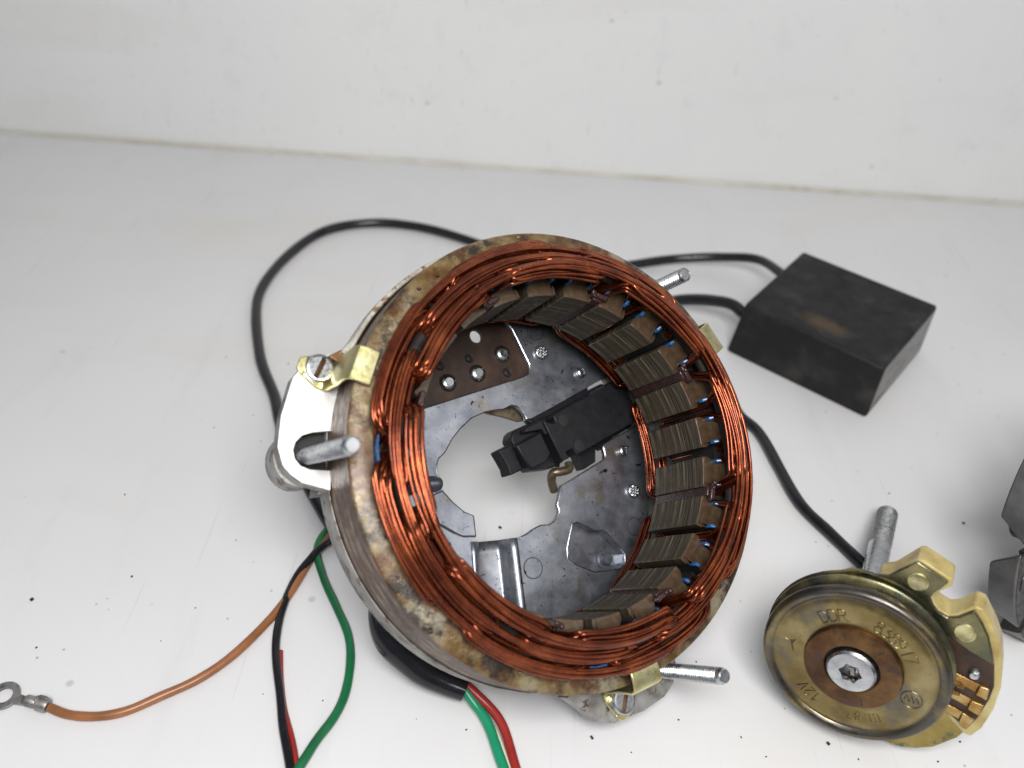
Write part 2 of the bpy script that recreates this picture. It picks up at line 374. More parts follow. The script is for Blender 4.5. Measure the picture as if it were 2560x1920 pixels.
# slot liners (blue), with slot shade put into dark sides and a fill block
g = MB()
pth = [(4.86, -.30), (5.0, -.335), (5.68, -.33), (5.71, 0), (5.68, .33), (5.0, .335), (4.86, .30)]
for i in range(len(pth) - 1):
    a, b = Vector(pth[i]), Vector(pth[i + 1]); nrm = Vector((-(b - a).y, (b - a).x)).normalized() * .018
    back = i in (2, 3); g.slot = 0 if back else 1
    g.prism([a - nrm, b - nrm, b + nrm, a + nrm], LAMW - .12, .24 if back else -.02)
g.slot = 1; g.box((5.42, 0, -1.3), (.25, .27, 1.05)); g.slot = 0  # added dark block that shades the slot and stops see-through
for sgn in (-1, 1): g.tube([(4.90, sgn * .285, -.12), (4.90, sgn * .285, .03), (4.92, sgn * .295, .15), (5.0, sgn * .30, .22)], [.045, .055, .062, .045], 8, flat=.75)
liner = g.obj('slot_liner', [M_BLUE, M_DARKGAP], ST); liner.matrix_local = rotz(12.6)
for i in range(1, 24): copy(liner, ST, rotz(12.6 + 15 * i))
# red lacquered wedges closing one phase's slots
g = MB(); g.box((4.66, 0, -1.15), (.10, .155, 1.3)); g.box((4.68, 0, .20), (.075, .26, .09))
for q in range(9): g.box((4.68 + random.uniform(-.04, .04), random.uniform(-.26, .26), .25 + random.uniform(-.05, .06)), (.06, .05, .05), Matrix.Rotation(random.random() * 3, 3, 'Z'))
wedge = g.obj('slot_wedge', M_WEDGE, ST, .03); wedge.matrix_local = rotz(27.6)
for i in range(1, 8): copy(wedge, ST, rotz(27.6 + 45 * i))

# windings: three phases, eight spans each; every span is one bundle of separate wires
def sm(t): t = max(0.0, min(1.0, t)); return t * t * (3 - 2 * t)
def bundle(a0, span, rs, rl, dr, wl, dw, nw, sign, base, rad=.051):
    g = MB()
    for q in range(nw):
        col = (q + .5) / nw
        rr = rl + dr * (col - .5) * 2 + random.uniform(-.015, .015); ww = wl + dw * (1.1 - 4.4 * (col - .5) ** 2) * (1 if q % 2 else -.35) + random.uniform(-.02, .02)
        dwell = random.uniform(.0, .05); sw = random.uniform(-.04, .04); ph = random.uniform(0, 6.28); sl = (col - .5) * .46
        pts = []
        e0, e1 = random.uniform(.09, .20) * 45 / span, random.uniform(.09, .20) * 45 / span; NS = 26
        off0, off1 = 1.7 + random.uniform(-1.1, 1.1), -1.7 + random.uniform(-1.1, 1.1)
        r0 = rs + sl + random.uniform(-.05, .05); r1 = rs + sl * random.choice((1, 1, -1)) + random.uniform(-.05, .05)
        for i in range(NS + 1):
            t = i / NS
            s0 = sm(t / e0); s1 = sm((1 - t) / e1); s_ = min(s0, s1)
            at = a0 + off0 * (1 - sm(t * 5)) + off1 * (1 - sm((1 - t) * 5)) + span * (t + .035 * math.sin(2 * pi * t) * -1)
            rb = r0 if t < .5 else r1
            r_ = rb + (rr - rb) * sm(min(t / (e0 * 1.7), (1 - t) / (e1 * 1.7), 1)) + .025 * math.sin(t * 5 + ph) * s_
            w_ = base + sign * (-.05 + (ww + .05) * s_ + sw * math.sin(pi * t) * .6 + .03 * math.sin(t * 7 + ph) * s_)
            pts.append((*pol(r_, at), w_))
        mid = base - sign * 1.1
        pts = [(*pol(r0, a0 + off0), mid)] + pts + [(*pol(r1, a0 + span + off1), mid)]
        g.tube(pts, rad, 8)
    return g
LAYERS = [(42.6, 5.45, 5.74, .25, .34, .10, 7), (12.6, 5.28, 5.34, .22, .62, .12, 7), (27.6, 5.1, 4.99, .23, .88, .13, 7)]
for a0, rs, rl, dr, wl, dw, nw in LAYERS:
    for i in range(8):
        bundle(a0 + 45 * i, 45, rs, rl + random.uniform(-.03, .03), dr, wl, dw, nw, 1, 0.0).obj('winding_bundle', M_COPPER, ST, smooth=60)
for a0, rs, rl, dr, wl, dw, nw in LAYERS:                       # strands that run on over the next slot
    for i in range(8):
        if (i + nw) % 3: bundle(a0 + 45 * i, 90, rs, rl + .04 + random.uniform(-.08, .08), .09, wl + .13, .05, 3, 1, 0.0).obj('crossing_strands', M_COPPER, ST, smooth=60)
for a0, rs, rl, dr, wl, dw, nw in LAYERS:
    for i in range(8):
        bundle(a0 + 45 * i, 45, rs - .02, rl - .16, dr * .8, wl * .75, dw, 6, -1, LAMW).obj('rear_winding_bundle', M_COPPER, ST, smooth=60)

g = MB(); g.lathe([(5.30 + .17 * math.cos(t), .30 + .17 * math.sin(t)) for t in [2 * pi * i / 12 for i in range(12)]], 120, True); g.obj('winding_gap_shade', M_BLACKG, ST, smooth=80)  # dark ring added under the bundles so their gaps look shaded
# housing cup
g = MB(); g.lathe([(6.41, -1.75), (6.45, -1.72), (6.47, -1.82), (6.42, -2.7), (6.2, -3.25), (5.78, -4.5), (5.72, -4.62), (5.35, -4.62), (5.35, -4.46), (5.62, -4.42), (6.05, -3.4), (6.41, -2.45)], 160, True)
g.obj('housing_rim', M_CAST, ST, .03, smooth=30)
M_FLANGE = metal('rust_stained_flange', [(.30, .27, .20), (.50, .48, .42), (.62, .61, .57)], 1.4, (.4, .6), .3, .35, (.17, .075, .018), 1.5, .43)
oa, ia = arc(6.60, 97, 148, 26) + [pol(6.72, 152), pol(7.0, 155)], [pol(6.46, 156)] + arc(6.46, 153, 97, 26)
g = MB(); g.prism(oa + ia, -1.95, -1.25); g.obj('housing_flange', M_FLANGE, ST, .04)
# mounting lugs (outline relative to the stud direction), each with stud, clip and screw
lug_pol = [(6.36, -22.0), (6.62, -27), (6.95, -23.5), (7.42, -20.2), (7.62, -16.0), (7.71, -8), (7.73, -2), (7.60, 1.6), (7.42, 3.4), (7.15, 5.2), (6.44, 7.6),
           (6.36, 3.0), (6.9, 2.55), (7.15, 1.7), (7.28, .4), (7.33, -1.4), (7.28, -3.1), (7.12, -4.6), (6.85, -5.5), (6.36, -6.4), (6.36, -13)]
studs = [(177.2, (7.0, 175.9, -2.9), (6.74, 179.0, 1.55)), (50.0, (7.02, 50.2, -2.9), (6.86, 49.6, .55)), (-64.5, (7.0, -64.6, -2.9), (7.1, -64.0, 1.2))]
lug_labels = ['bright lug at the left with an open slot', 'lug hidden behind the windings at the upper right', 'greyish lug at the bottom edge']
def lug_mesh(face):
    g = MB(); g.prism([pol(r, d) for r, d in lug_pol], -2.15, -1.6, top_slot=1); sx, sy = pol(7.0, -.8); g.prism([(sx + .72 * math.cos(t), sy + .78 * math.sin(t)) for t in [2 * pi * i / 40 for i in range(40)]], -3.15, -2.152)
    g.prism([pol(6.3, -26), pol(6.5, -26), pol(6.62, 7.6), pol(6.3, 7.6)], -3.1, -2.152)
    return g
lug_objs = []
for i, (phi, b, t) in enumerate(studs):
    L = lug_mesh(0).obj('mounting_lug', [M_CAST, M_MACH if i == 0 else M_CAST], ST, .03, 2)
    L.matrix_local = rotz(phi); L['label'] = lug_labels[i]; lug_objs.append(L)
g = MB(); g.prism([pol(r, d) for r, d in ((6.42, -7.5), (7.35, -7), (7.5, -1), (7.3, 3), (6.42, 5))], -2.148, -2.08)  # dark sheet put in as the shade inside the lug's open slot
POCK = g.mesh('slot_shade', M_DARKGAP)
for L in lug_objs: link('slot_shade', POCK, L)
def stud_mesh(length, rad=.2, pitch=.095, plain=0.0):
    g = MB(); prof = [(0.001, 0), (rad * .86, 0)]; z = 0
    if plain: prof += [(rad, .01), (rad, plain)]; z = plain
    while z < length - .12:
        prof += [(rad * .74, z + pitch * .1), (rad, z + pitch * .5), (rad, z + pitch * .65)]; z += pitch
    prof += [(rad * .88, z + .02), (rad * .84, length - .03), (rad * .72, length), (0.001, length)]
    return g.lathe(prof, 20)
for phi, b, t in studs:
    B = Vector((*pol(b[0], b[1]), b[2])); E_ = Vector((*pol(t[0], t[1]), t[2])); d = E_ - B
    o = stud_mesh(d.length, .23).obj('threaded_stud', M_ZINC, ST, smooth=25)
    M_ = d.to_track_quat('Z', 'Y').to_matrix().to_4x4(); M_.translation = B * CM; o.matrix_local = M_
# clips: local frame x radial, y tangential; made once at angle 0
def clip():
    g = MB(); th = .09; hw = .47
    prof = [(7.42, -1.6), (6.98, -1.6), (6.78, -1.58), (6.66, -1.42), (6.58, -.7), (6.58, -.05), (6.52, .08), (6.38, .13), (6.02, .12)]
    nn = []
    for i, p in enumerate(prof):
        a = Vector(prof[max(i - 1, 0)]); c_ = Vector(prof[min(i + 1, len(prof) - 1)]); t = (c_ - a).normalized(); nn.append(Vector((t.y, -t.x)))
    vs = []; fs = []
    for i, (p, n_) in enumerate(zip(prof, nn)):
        n_ = -n_ if n_.x < -.99 else n_
        o1 = Vector(p) ; o2 = Vector(p) + Vector((abs(n_.x), abs(n_.y))) * th
        h = hw * (1.0 if i else .62)
        vs += [(o1.x, -h, o1.y), (o1.x, h, o1.y), (o2.x, h, o2.y), (o2.x, -h, o2.y)]
    for i in range(len(prof) - 1):
        for q in range(4): fs.append((i * 4 + q, i * 4 + (q + 1) % 4, i * 4 + 4 + (q + 1) % 4, i * 4 + 4 + q))
    fs += [(0, 1, 2, 3), tuple((len(prof) - 1) * 4 + q for q in (3, 2, 1, 0))]
    g.add(vs, fs)
    e = .42; g.prism([(7.42, -hw * .62), (7.62, -hw * .35), (7.62, hw * .35), (7.42, hw * .62)], -1.6, -1.6 + th)
    return g
def screw():
    g = MB(); g.lathe([(.16, -.3), (.16, -.02), (.38, -.02), (.385, .19), (.35, .235), (.3, .245)], 32)
    n = 32; up = []
    for sgn in (-1, 1):
        a = math.asin(.068 / .3); arcp = [(.3 * math.cos(a + (pi - 2 * a) * i / 12), sgn * .3 * math.sin(a + (pi - 2 * a) * i / 12)) for i in range(13)]
        g.prism(arcp, .12, .245)
    g.slot = 1; g.lathe([(.30, .125), (.001, .125)], 32)
    return g
cm_, smh = clip(), screw()
clip_me, screw_me = cm_.mesh('retaining_clip', M_BRASSY), smh.mesh('clip_screw', [M_ZINC, M_HUBRING])
clip_cfg = [(158.2, 84), (31.5, 20), (-78.0, -32)]
for i, (a, sl) in enumerate(clip_cfg):
    o = link('retaining_clip', clip_me, ST); o.matrix_local = rotz(a)
    bv = o.modifiers.new('bevel', 'BEVEL'); bv.width = .03 * CM; bv.segments = 2; bv.limit_method = 'ANGLE'
    s_ = link('clip_screw', screw_me, o); s_.matrix_local = T(7.08, 0, -1.49) @ rotz(sl)

# base plate inside the cup
slL = [(4.55, 3.25), (1.18, 1.74)]
openL = [(1.0, 1.72), (.9, 1.95), (.67, 2.16), (.46, 2.18), (.19, 2.06), (-.1, 2.04), (-.48, 1.98), (-.99, 1.79), (-1.43, 1.45), (-1.74, 1.13), (-1.92, .86), (-2.05, .69), (-2.24, .55), (-2.32, .36), (-2.34, .14), (-2.26, -.07), (-2.20, -.2), (-2.25, -.38)]
tabL = [(-2.2, -.42), (-1.9, -.8), (-1.55, -1.12), (-1.24, -1.27), (-1.23, -1.95)]
trL = [(-1.40, -2.0), (-1.52, -5.28)]
trR = [(.10, -5.5), (.0, -2.09)]
openB = [(.32, -2.04), (.55, -1.97), (.79, -1.84), (1.06, -1.74), (1.37, -1.75), (1.62, -1.63), (1.79, -1.42), (1.82, -1.3), (1.77, -1.12), (1.83, -1.0), (2.01, -.52), (2.82, -.17), (3.72, .24), (3.82, .30), (3.86, .43), (3.84, .58), (3.83, .70), (3.88, .78), (3.99, .86)]
slR = [(5.34, 1.42)]
a_R = math.degrees(math.atan2(1.42, 5.34)); a_L = math.degrees(math.atan2(3.25, 4.55))
arcA = arc(5.55, a_L, 360 - 106, 50)            # from slot left, counterclockwise to the trough
arcB = arc(5.55, 360 - 88.9, 360 + a_R, 30)
bakhole = [(-4.0, 1.70), (-2.49, 2.13), (1.02, 3.12), (1.22, 3.22), (1.33, 3.38), (1.33, 3.58), (.84, 4.75), (.55, 5.1), (-1.2, 5.1), (-3.2, 3.9), (-4.4, 2.4)]
rec = [(2.23, -1.79), (2.41, -1.73), (3.08, -2.06), (3.44, -2.09), (3.9, -2.62), (4.12, -2.91), (4.1, -3.18), (3.83, -3.38), (2.88, -3.39), (2.22, -3.11), (1.90, -2.89), (1.95, -2.49)]
WP = -4.2
g = MB()
left_part = slL + openL + tabL + trL + list(reversed(arcA))
g.prism(left_part, WP - .2, WP, holes=[bakhole])
right_part = [trR[0]] + [trR[1]] + openB + slR + list(reversed(arcB))
g.prism(right_part, WP - .2, WP, holes=[rec])
PL = g.obj('base_plate', M_PLATE, ST, .035, 2)
# edge flange below the opening, recess floor and the pressed trough
g = MB(); g.prism([(p[0] * 1.0, p[1] * 1.0) for p in [(q[0] + (q[0] - 3.0) * .12, q[1] + (q[1] + 2.6) * .12) for q in rec]], WP - .62, WP - .5)
for i in range(len(rec)):
    a, b = rec[i], rec[(i + 1) % len(rec)]
    ca = (a[0] + (a[0] - 3) * .03, a[1] + (a[1] + 2.6) * .03); cb = (b[0] + (b[0] - 3) * .03, b[1] + (b[1] + 2.6) * .03)
    ca2 = (a[0] + (a[0] - 3) * .10, a[1] + (a[1] + 2.6) * .10); cb2 = (b[0] + (b[0] - 3) * .10, b[1] + (b[1] + 2.6) * .10)
    g.prism([ca, cb, cb2, ca2], WP - .5, WP - .203)
g.obj('plate_recess', M_PLATE, PL)
for pts_, cyc in ((rec, True), (openB + slR, False), (openL, False), (bakhole, True)):  # bright tubes put the chamfer's glint along the plate edges
    P_ = [(x, y, WP - .012) for x, y in pts_]
    if cyc: P_.append(P_[0])
    g = MB(); g.tube(P_, .021, 6); g.obj('edge_glint', M_ZINC, PL)
g = MB(); prof = []
for x, z in [(-1.46, -.02), (-1.36, -.03), (-1.28, -.08), (-1.22, -.18), (-1.20, -.4), (-1.16, -.56), (-1.06, -.62), (-.3, -.63), (-.16, -.56), (-.10, -.4), (-.08, -.2), (-.03, -.09), (.04, -.03), (.14, -.02)]: prof.append((x, z))
vs = []; fs = []; NY = 8
for j in range(NY + 1):
    y = -2.06 - (5.1 - 2.06) * j / NY
    for x, z in prof: vs.append((x - .09 * j / NY * (1 if x < -.6 else 0) + (.05 * j / NY if x > -.6 else 0), y, WP + z))
Lp = len(prof)
fs = [(j * Lp + i, j * Lp + i + 1, (j + 1) * Lp + i + 1, (j + 1) * Lp + i) for j in range(NY) for i in range(Lp - 1)]
g.add(vs, fs); tr = g.obj('plate_trough', M_PLATE, PL, smooth=80)
so = tr.modifiers.new('solid', 'SOLIDIFY'); so.thickness = .12 * CM; so.offset = -1
g = MB(); tb = [(-2.7, -.62), (-2.24, -.44), (-1.92, -.82), (-1.57, -1.14), (-1.26, -1.28), (-1.25, -1.93), (-1.66, -1.9), (-2.02, -1.74), (-2.45, -1.46)]
g.prism(tb, WP - .02, WP + .10); g.obj('pressed_tongue', M_PLATE, PL, .05, 3)
g = MB(); g.tube([(-2.9, -.24, WP - .02), (-2.42, -.23, WP), (-2.3, -.23, WP - .02), (-2.24, -.23, WP - .06)], [.25, .25, .2, .1], 16); g.obj('pressed_boss', M_PLATE, PL)
for (x, y, r) in [(4.66, -2.05, .30), (.61, -3.04, .33), (1.69, 4.71, .3)]:
    g = MB(); g.lathe([(r + .011, WP - .01), (r + .011, WP + .003), (r - .011, WP + .003), (r - .011, WP - .01)], 40, True, c=(x, y)); g.obj('press_groove_shade', M_DARKGAP, PL)  # flat dark ring painted in as the shade of a pressed groove
    g = MB(); g.lathe([(r - .014, WP - .01), (r - .03, WP + .016), (.001, WP + .012)], 40, c=(x, y)); g.obj('pressed_disc', M_PLATE, PL)
for (x, y) in [(1.79, 3.96), (4.76, -.86)]:                    # knurled stakes
    g = MB(); g.lathe([(.25, WP - .02), (.25, WP + .06), (.21, WP + .13), (.001, WP + .13)], 28, c=(x, y))
    for i in range(-1, 3):
        for j in range(-1, 3):
            px, py = (i - .5) * .105, (j - .5) * .105
            if math.hypot(px, py) < .21: g.box((x + px * .9 + py * .2, y + py * .9 - px * .2, WP + .15), (.036, .036, .03))
    g.obj('knurled_stake', M_ZINC, PL, .012)
for (x, y) in [(3.25, 3.27), (4.55, .52)]:
    g = MB(); g.lathe([(.20, WP - .02), (.19, WP + .05), (.16, WP + .055), (.155, WP + .16), (.12, WP + .18), (.10, WP + .13), (.001, WP + .13)], 28, c=(x, y)); g.obj('plate_rivet', M_ZINC, PL)
g = MB(); g.lathe([(.3, WP - .5), (.28, WP - .44), (.2, WP - .43), (.19, WP - .2), (.16, WP - .16), (.001, WP - .15)], 28, c=(3.57, -3.02)); g.obj('locating_pin', M_PLATE, PL)
# bakelite insulator showing through the window
bk = [(-4.3, 1.3), (1.05, 2.82), (1.5, 3.1), (1.62, 3.5), (1.0, 5.15)] + arc(5.3, 80, 158, 20)
g = MB(); g.prism(bk, WP - .40, WP - .23, holes=[circle((-.42, 4.55), .22, 20)])
BK = g.obj('bakelite_insulator', M_BAKE, ST, .02)
for (x, y) in [(.44, 3.94), (-.54, 3.27), (-1.61, 2.96)]:
    g = MB(); z = WP - .23
    g.lathe([(.30, z - .01), (.30, z + .01), (.27, z + .09), (.21, z + .14), (.15, z + .16), (.14, z + .145), (.12, z + .145), (.11, z + .165), (.06, z + .165), (.05, z + .15), (.001, z + .15)], 32, c=(x + .02, y + .02)); g.obj('insulator_rivet', M_ZINC, BK)
for (x, y) in [(-.75, 3.8), (.58, 3.33), (-1.81, 3.54)]:
    g = MB(); z = WP - .23; g.lathe([(.17, z - .01), (.15, z + .025), (.11, z + .01), (.08, z + .03), (.001, z + .035)], 20, c=(x, y)); g.obj('insulator_eyelet', M_BLACKG, BK)
# brass wire clip peeking out at the top of the opening
g = MB(); cl = [(-.75, 2.25), (-.2, 2.02), (.35, 1.90), (.95, 1.72), (1.15, 1.75), (1.1, 2.3), (0, 2.6)]
g.prism(cl, WP - .62, WP - .5); g.obj('brass_strap', M_HOOK, PL, .03)

# black sensor block in the slot of the plate
SE = MB(); SE.prism([(1.14, 1.50), (1.43, 1.42), (1.50, 1.40), (1.60, 1.47), (1.53, 1.66), (1.63, 1.72), (4.35, 2.93), (4.95, 1.50), (2.22, .34), (2.12, .58), (1.86, .46), (1.95, .27), (1.68, .17)], WP - .35, -3.42)
SE.prism([(1.1, 1.72), (3.62, 2.86), (3.6, 2.70), (4.2, 2.95), (5.1, 2.6), (5.2, 1.38), (4.0, .86), (3.9, .62), (3.5, .8), (1.5, 1.3)], WP - .5, WP - .16)
SEO = SE.obj('pickup_sensor', M_BLACKP, ST, .035, 2)
g = MB(); g.prism([(.02, .72), (.97, 1.13), (1.26, .42), (1.10, .22), (.43, -.02)], -4.05, -3.34); g.xf(Matrix.Identity(4)); g.obj('sensor_nose', M_BLACKP, SEO, .06, 3)
g = MB(); g.prism([(-.44, .64), (.06, .84), (.36, .0), (-.12, -.16), (-.16, .1), (-.30, .38)], -4.3, -3.66); g.obj('sensor_tip', M_BLACKP, SEO, .05, 3)
g = MB(); g.prism([(.19, 1.02), (.26, 1.22), (.40, 1.34), (.67, 1.43), (1.52, 1.74), (1.7, 1.60), (2.06, .24), (1.64, .05), (.81, .0), (.4, .5)], WP - .42, -3.95); g.obj('sensor_body', M_BLACKP, SEO, .05, 2)
g = MB(); g.prism([(.52, 1.16), (.56, 1.30), (1.16, 1.54), (1.34, 1.10), (1.22, 1.05), (1.14, 1.25)], -3.96, -3.52); g.obj('sensor_bracket', M_BLACKP, SEO, .03, 2)
for (x, y) in [(1.90, 1.50), (2.38, .66)]:
    g = MB(); g.lathe([(.185, -3.43), (.185, -3.412), (.165, -3.409), (.001, -3.409)], 28, c=(x, y)); g.obj('sensor_dimple_shade', M_DARKGAP, SEO)  # flat dark disc standing in for the shade of a dimple
g = MB(); g.prism([(2.84, .74), (3.72, .86), (3.62, .24), (3.12, .0), (2.98, .38)], WP - .8, WP - .28); g.obj('sensor_foot', M_BLACKP, SEO, .03)
g = MB(); g.tube(smooth_path([(2.5, .22, WP - .2), (2.42, .02, WP - .12), (2.1, -.05, WP - .1), (1.86, -.08, WP - .2), (1.88, -.3, WP - .4), (2.05, -.62, WP - .6)], 5), .15, 12); g.obj('bent_metal_hook', M_HOOK, SEO)
g = MB()
for i in range(60):
    t = random.random(); x = 1.2 + .55 * t + random.uniform(-.08, .1); y = .95 - .85 * t + random.uniform(-.06, .06)
    g.box((x, y, -3.95 + random.uniform(0, .06) - .0), [random.uniform(.012, .03)] * 3, Matrix.Rotation(random.random() * 3, 3, 'X'))
tag(g.obj('sensor_grit', M_BLACKG, SEO), None, None, None, 'stuff')

# ------------------------------------------------------------------ loose cables and wires
def cable(name, pts, r, mat, label, cat='cable', group=None, k=8, n=14, rads=None, jitter=.0):
    P = smooth_path(pts, k)
    P = [p + Vector((math.sin(i * .37 + len(pts)), math.cos(i * .29), 0)) * (.018 + .012 * math.sin(i * .11)) for i, p in enumerate(P)]
    if rads:
        R_ = []
        for i in range(len(P)):
            t = i / (len(P) - 1) * (len(rads) - 1); a = min(int(t), len(rads) - 2); R_.append(rads[a] + (rads[a + 1] - rads[a]) * (t - a))
    else: R_ = [r * (1 + .02 * math.sin(i * .7)) for i in range(len(P))]
    o = MB().tube(P, R_, n).obj(name, mat, None, smooth=60)
    return tag(o, label, cat, group)
cable('black_cable', [(.6, 37.6, .26), (-.78, 38.8, .24), (-3.03, 40.1, .23), (-5.58, 41.05, .23), (-8.06, 41.15, .23), (-10.29, 40.0, .23), (-11.6, 37.45, .23), (-12.12, 34.59, .23), (-11.78, 31.99, .23), (-10.87, 29.36, .23), (-9.75, 27.01, .23), (-8.98, 25.12, .23), (-7.93, 23.16, .23), (-6.5, 20.9, .23), (-5.6, 19.6, .24)], .235, M_CABLE, 'black cable looping on the table left of the stator', group='black cables around the stator')
cable('black_cable', [(7.4, 31.5, .26), (8.94, 28.72, .24), (9.49, 27.3, .22), (10.1, 26.37, .22), (10.51, 24.44, .22), (10.97, 22.56, .22), (11.7, 21.28, .22), (12.41, 20.17, .22), (13.1, 19.1, .24)], .215, M_CABLE, 'shiny black cable curving from the stator to the brass pulley disc', group='black cables around the stator')
BX = Vector((9.61, 31.98, 0)); byaw = -.663
be1 = Vector((math.cos(byaw), math.sin(byaw), 0)); be2 = Vector((-math.sin(byaw), math.cos(byaw), 0))
def bp(x, y, z): return BX + be1 * x + be2 * y + Vector((0, 0, z))
pa = bp(.10, 4.7, 1.9); pb = bp(.08, 1.0, 1.6)
cable('black_cable', [(2.0, 36.6, .26), (3.6, 37.6, .28), (5.62, 38.29, .35), (7.97, 38.8, .55), (10.22, 38.6, .95), (11.79, 37.61, 1.5), tuple(pa)], .23, M_CABLE, 'black cable entering the far corner of the black box', group='black cables around the stator')
cable('black_cable', [(4.4, 32.0, .26), (5.7, 33.6, .3), (7.4, 34.6, .8), tuple(pb - be1 * 1.1 + Vector((0, 0, .1))), tuple(pb)], .27, M_CABLE, 'thicker black cable entering the near corner of the black box', group='black cables around the stator')
cable('sheathed_cable', [(-3.6, 16.2, 2.75), (-3.38, 15.2, 2.35), (-2.99, 14.65, 1.7), (-2.3, 14.31, 1.1), (-1.47, 14.13, .74), (-.86, 13.99, .56)], .36, M_CABLE, 'short black sheath coming out below the stator rim, wires at its end', rads=[.30, .42, .46, .42, .37, .335], n=20)
BW = cable('brown_wire', [(-4.9, 21.4, .2), (-5.8, 20.1, .2), (-6.1, 19.55, .16), (-6.37, 19.0, .15), (-6.71, 17.74, .15), (-7.16, 16.44, .15), (-7.95, 15.04, .15), (-8.8, 14.12, .15), (-9.67, 13.46, .15), (-10.57, 12.96, .15), (-11.42, 12.73, .15), (-12.08, 12.72, .15), (-12.72, 12.92, .16)], .132, M_BROWNW, 'brown wire ending in a grey ring terminal at the left', 'wire', 'thin coloured wires from the stator')
cable('black_wire', [(-4.8, 21.0, .2), (-5.74, 19.78, .3), (-6.03, 19.25, .35), (-6.44, 18.7, .28), (-6.76, 17.96, .17), (-6.92, 16.81, .16), (-6.87, 15.77, .16), (-6.6, 14.65, .16), (-6.1, 13.17, .16), (-5.68, 12.08, .16), (-5.3, 11.0, .16)], .128, M_CABLE, 'thin black wire running beside the brown wire to the bottom edge', 'wire', 'thin coloured wires from the stator')
cable('red_wire', [(-6.62, 15.2, .1), (-6.40, 14.23, .1), (-6.0, 13.25, .1), (-5.5, 12.05, .12), (-5.1, 11.0, .12)], .085, M_REDW, 'thin red wire lying against the black wire', 'wire', 'thin coloured wires from the stator')
cable('green_wire', [(-4.9, 21.6, .2), (-6.0, 20.4, .16), (-6.31, 19.33, .15), (-5.92, 18.08, .15), (-5.21, 16.93, .15), (-4.68, 15.93, .15), (-4.42, 14.96, .15), (-4.39, 14.02, .15), (-4.63, 12.98, .15), (-5.05, 12.12, .15), (-5.6, 10.9, .15)], .135, M_GREENW, 'dark green wire bowing out between the black wire and the stator', 'wire', 'thin coloured wires from the stator')
cable('green_wire', [(-1.3, 14.16, .62), (-.85, 14.02, .52), (-.38, 13.56, .30), (.03, 12.80, .2), (.43, 11.9, .18), (.72, 11.0, .18)], .15, M_GREENL, 'bright green wire leaving the black sheath at the bottom', 'wire', 'thin coloured wires from the stator')
cable('red_wire', [(-1.2, 14.24, .66), (-.78, 14.14, .58), (-.07, 13.62, .36), (.42, 12.85, .22), (.77, 11.91, .17), (1.02, 11.0, .17)], .14, M_REDW, 'dark red wire leaving the black sheath beside the bright green one', 'wire', 'thin coloured wires from the stator')
cable('white_wire', [(-1.2, 14.1, .52), (-.8, 13.95, .42), (-.22, 13.42, .14), (.2, 12.75, .11), (.58, 11.92, .1), (.84, 11.0, .1)], .1, M_WHITEW, 'white wire showing between the green and red wires from the sheath', 'wire', 'thin coloured wires from the stator')
# ring terminal (part of the brown wire)
tp = Vector((-14.22, 13.24)); d0 = (Vector((-12.7, 12.93)) - tp); L0 = d0.length; ang = math.atan2(d0.y, d0.x)
RT = Matrix.Translation((tp.x, tp.y, 0)) @ Matrix.Rotation(ang, 4, 'Z')
g = MB(); g.prism(circle((0, 0), .44, 36), .03, .11, holes=[circle((0, 0), .24, 28)]); g.prism([(.40, -.16), (.75, -.12), (.75, .12), (.40, .16)], .032, .112)
g.xf(RT); TO = g.obj('ring_terminal', M_TIN, BW, .02)
g = MB(); g.tube([(.66, 0, .10), (.80, 0, .17), (1.05, 0, .17), (1.16, 0, .14)], [.10, .17, .17, .12], 14); g.tube([(1.14, 0, .17), (1.18, 0, .18), (1.42, 0, .18), (1.47, 0, .17)], [.15, .215, .215, .19], 16)
g.xf(RT); g.obj('crimp_barrel', M_TIN, TO)
g = MB(); g.box((1.3, .12, .36), (.14, .05, .05)); g.box((1.12, .05, .30), (.05, .1, .07)); g.xf(RT); g.obj('crimp_fold', M_TIN, TO, .03)

# ------------------------------------------------------------------ the black ignition box
IB = empty('ignition_box', BX, (be1, be2, (0, 0, 1)))
tag(IB, 'black rectangular ignition box with a rusty smear on top', 'box')
LX, LY, LZ = 6.66, 6.3, 2.62
g = MB(); dft = .10
bot = [(0, 0), (LX, 0), (LX, LY), (0, LY)]
vs = [(x, y, .02) for x, y in bot] + [(dft + .12, .30, LZ), (LX - .06, dft, LZ), (LX - .06, LY - .08, LZ), (dft, LY - .08, LZ)]
g.add(vs, [(3, 2, 1, 0), (4, 5, 6, 7), (0, 1, 5, 4), (1, 2, 6, 5), (2, 3, 7, 6), (3, 0, 4, 7)])
g.obj('casing', M_BOX, IB, .14, 3)
g = MB(); g.add([(LX + .005, .22, .22), (LX + .005, LY - .3, .22), (LX - .045, LY - .34, LZ - .16), (LX - .045, .30, LZ - .16), (LX - .12, .22, .22), (LX - .12, LY - .3, .22), (LX - .16, LY - .34, LZ - .16), (LX - .16, .30, LZ - .16)],
   [(0, 1, 2, 3), (7, 6, 5, 4), (0, 4, 5, 1), (1, 5, 6, 2), (2, 6, 7, 3), (3, 7, 4, 0)])
for q in range(6): g.box((LX - .0 - random.uniform(0, .01), 1.0 + q * .8, .7 + .1 * q + random.uniform(-.2, .3)), (.03, .34, .06), Matrix.Rotation(random.uniform(-.3, .3), 3, 'X'))
g.obj('side_face', M_SIDE, IB, .03)  # lighter grey face with dark patches on the box's right side
